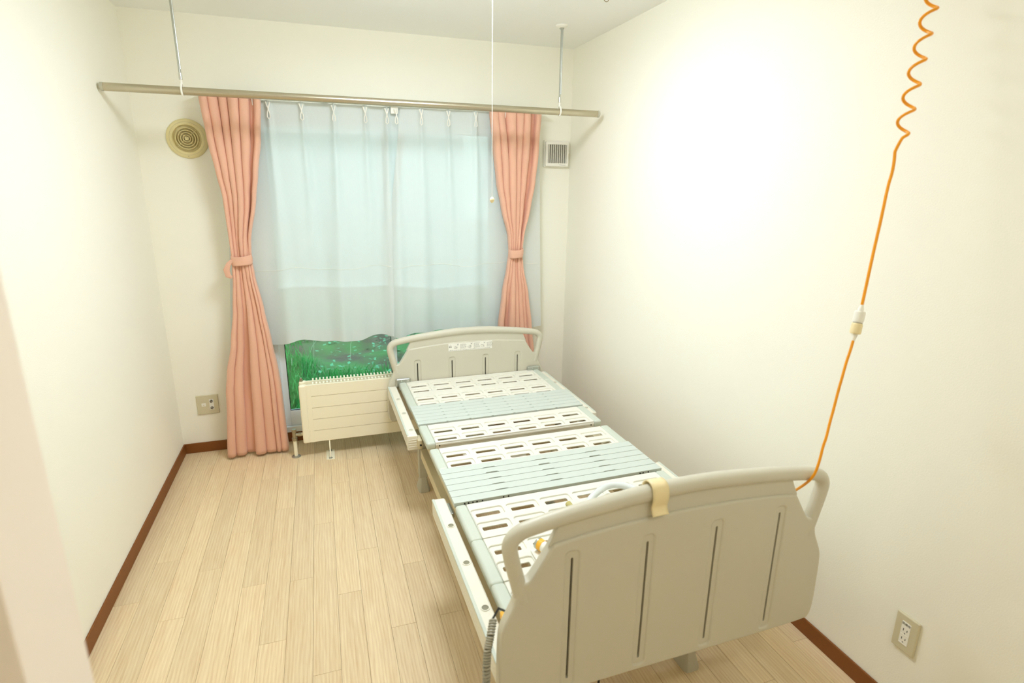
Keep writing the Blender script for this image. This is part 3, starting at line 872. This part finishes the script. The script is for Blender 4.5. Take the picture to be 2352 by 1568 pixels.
part('motor', B().box(-.05, .07, 1.18, 1.55, .20, .275, .012, 3), M_rail)
part('actuator', B().tube([(.01, .55, .28), (.01, 1.20, .24)], .021, 14), M_steel)
part('gap_link', B().tube([(-.26, 1.20, .36), (-.27, 1.36, .35)], .010, 10).tube([(.33, 1.20, .36), (.32, 1.36, .35)], .010, 10), M_rail)
part('gap_button', B().lathe([(0, .012), (.012, .010), (.018, 0), (.018, -.02)], (.055, 1.265, DZ-.03), 'Z', 18), M_rail)
part('release_lever', B().box(-.392, -.372, 1.272, 1.292, .366, .388, .004), M_yellow)
part('release_lever', B().box(-.452, -.436, .146, .180, .405, .428, .004), M_yellow)
for u in (.30, .33): part('control_box', B().box(u-.02, u+.02, 1.9, 2.05, .25, .31, .006), M_rail)

# coiled hand-control cord beside the footboard
cc = thing('coiled_remote_cord', (1.172, -2.49, .42), 'grey coiled remote control cord hanging beside the footboard', 'cord')
axis = [Vector(p) for p in ((1.205, -2.435, .535), (1.190, -2.462, .515), (1.178, -2.478, .490), (1.172, -2.490, .455), (1.170, -2.495, .40), (1.170, -2.497, .30), (1.172, -2.490, .22))]
def along(P, t):
    n = len(P)-1; i = min(int(t*n), n-1); f = t*n-i
    return P[i].lerp(P[i+1], f), (P[i+1]-P[i]).normalized()
pts = []; turns = 34
for k in range(turns*12+1):
    t = k/(turns*12); c, d = along(axis, t); e1 = d.cross(Vector((0, 1, 0))).normalized(); e2 = d.cross(e1)
    a = 2*pi*turns*t; pts.append(c+(e1*cos(a)+e2*sin(a))*.0075)
obj('coil', B().tube(pts, .0030, 6), M_coil, cc)
obj('straight_cord', B().tube([axis[0]+Vector((-.006, 0, -.006)), axis[0]+Vector((.02, .02, .012)), axis[0]+Vector((.05, .05, -.03)), axis[0]+Vector((.09, .08, -.09))], .003, 8), M_black, cc)
# power cord running to the floor below the footboard
pcord = thing('bed_power_cord', (1.53, -2.36, 0), 'thin dark power cord dropping to the floor below the footboard', 'cord')
obj('cord', B().tube([(1.60, -2.30, .30), (1.575, -2.33, .15), (1.55, -2.36, .05), (1.53, -2.38, .006), (1.50, -2.42, .005), (1.45, -2.40, .005)], .0035, 8), M_dark, pcord)

# cream hook clip over the footboard grip
def bp(u, v, z):
    q = frames[bed.name] @ (BX @ Vector((u, v, z))); return q
clip = thing('grip_hook', tuple(bp(-.09, .017, .80)), 'cream plastic hook clipped over the footboard grip rail', 'hook')
prof = [(.046, .815), (.0455, .838), (.036, .856), (.019, .8625), (0, .858), (-.0085, .843), (-.0105, .825), (-.0065, .808), (-.004, .800), (-.009, .786), (-.016, .780)]
prof = chaikin(prof, 2, False)
def clipfn(s, t):
    i = t*(len(prof)-1); k = min(int(i), len(prof)-2); f = i-k
    v_, z_ = (prof[k][j]*(1-f)+prof[k+1][j]*f for j in (0, 1))
    return bp(-.112+.046*s, v_-.001, z_-.002)
co = obj('hook_strap', B().grid(clipfn, 4, 40), M_cream, clip)
sm = co.modifiers.new('thickness', 'SOLIDIFY'); sm.thickness = .0032; sm.offset = 0

# detached bed guard lying on the foot of the deck
guard = thing('bed_guard_rail', tuple(bp(.12, .4, DZ+.002)), 'pale detached bed guard rail lying on the deck behind the footboard', 'guard rail')
def gt(name, P, r, m, seg=12, parent=guard): return obj(name, B().tube([bp(*p) for p in chaikin(P, 2, False)], r, seg), m, parent)
gz = DZ+.022
gt('frame_tube', [(-.36, .10, gz), (-.30, .27, gz), (-.05, .33, gz), (.37, .33, gz), (.42, .22, gz), (.42, .10, gz)], .014, M_frost)
gt('arch_tube', [(-.07, .33, gz), (-.055, .46, gz), (-.02, .53, gz), (.03, .592, gz+.006), (.09, .634, gz+.012), (.155, .662, gz+.014), (.215, .640, gz+.012), (.25, .59, gz+.006), (.27, .50, gz), (.28, .33, gz)], .0125, M_frost)
for u in (-.046, .389):
    pn = gt('pin', [(u, .34, gz), (u, .45, gz), (u, .572, gz)], .0085, M_white)
    gt('pin_tip', [(u, .568, gz), (u, .58, gz), (u, .596, gz), (u, .606, gz)], .0115, M_olive, parent=pn)
jt = gt('joint_tube', [(-.243, .402, gz+.008), (-.225, .36, gz+.008), (-.195, .29, gz+.008)], .0175, M_white, 18)
gt('joint_ring', [(-.243, .402, gz+.008), (-.240, .395, gz+.008), (-.236, .386, gz+.008)], .0187, M_yellow, 18, jt)
gt('joint_clamp', [(-.2455, .408, gz+.008), (-.2445, .405, gz+.008), (-.243, .402, gz+.008)], .0192, M_steel, 18, jt)
obj('joint_pad', B().box(bp(-.235, .36, 0).x-.035, bp(-.235, .36, 0).x+.03, bp(-.235, .36, 0).y-.04, bp(-.235, .36, 0).y+.05, bp(0, 0, DZ+.002).z, bp(0, 0, DZ+.008).z, .002), M_white, guard)

# ------------------------------------------------------------------ orange nurse-call cord
nc = thing('nurse_call_cord', (2.2, -2.47, 1.23), 'orange call cord coiled at the top, hanging to the footboard grip', 'cord')
low = [(2.14, -2.36, .66), (2.118, -2.415, .715), (2.104, -2.448, .748), (2.098, -2.476, .780), (2.094, -2.497, .808), (2.095, -2.508, .834), (2.104, -2.507, .872), (2.112, -2.503, .910), (2.118, -2.503, .932), (2.128, -2.497, .970), (2.140, -2.492, 1.010), (2.152, -2.486, 1.058), (2.164, -2.482, 1.106), (2.170, -2.480, 1.135), (2.178, -2.479, 1.164), (2.186, -2.476, 1.193)]
obj('lower_cord', B().tube(chaikin(low, 1, False), .0036, 8), M_orange, nc)
P0, P1 = Vector((2.186, -2.476, 1.190)), Vector((2.204, -2.468, 1.285))
def seg_tube(name, f0, f1, r0, r1, m):
    return obj(name, B().tube([P0.lerp(P1, f0), P0.lerp(P1, f0+.04), P0.lerp(P1, f1-.04), P0.lerp(P1, f1)], [r0*.85, r0, r1, r1*.85], 16), m, nc)
seg_tube('strain_relief', 0, .22, .0045, .0075, M_white)
seg_tube('plug', .20, .50, .0138, .0135, M_cream)
seg_tube('plug_seam', .48, .525, .0115, .0115, M_print)
seg_tube('socket_body', .51, .83, .0132, .0138, M_white)
seg_tube('strain_relief', .82, 1.0, .0072, .0050, M_white)
upp = [(2.204, -2.468, 1.283), (2.213, -2.463, 1.336), (2.228, -2.454, 1.419), (2.243, -2.447, 1.508), (2.258, -2.437, 1.589), (2.263, -2.438, 1.616), (2.268, -2.434, 1.648), (2.268, -2.431, 1.672)]
A0, A1 = Vector((2.2815, -2.431, 1.719)), Vector((2.340, -2.399, 2.029))
ax = (A1-A0); per = ax.length/302*57.6
d = ax.normalized(); e1 = Vector((cos(yaw), sin(yaw), 0)); e1 = (e1-d*e1.dot(d)).normalized(); e2 = d.cross(e1)
hel = []; zmax = 2.36
k = -5
while True:
    a = k*2*pi/16; c = A0+d*(per*k/16)
    if c.z > zmax: break
    g = min(1, (k+5)/5)
    hel.append(tuple(c+(e1*cos(a)+e2*sin(a))*.0155*(.7+.3*g))); k += 1
end = Vector(hel[-1])
allp = chaikin([Vector(p).to_tuple() for p in upp], 1, False)+hel+[(end.x, end.y, 2.40)]
obj('upper_cord', B().tube(chaikin([tuple(p) for p in allp], 2, False), .0038, 8), M_orange, nc)
obj('ceiling_outlet', B().lathe([(0, -.02), (.02, -.02), (.035, -.012), (.036, 0), (0, 0)], (end.x, end.y, H), seg=24), M_white, nc)
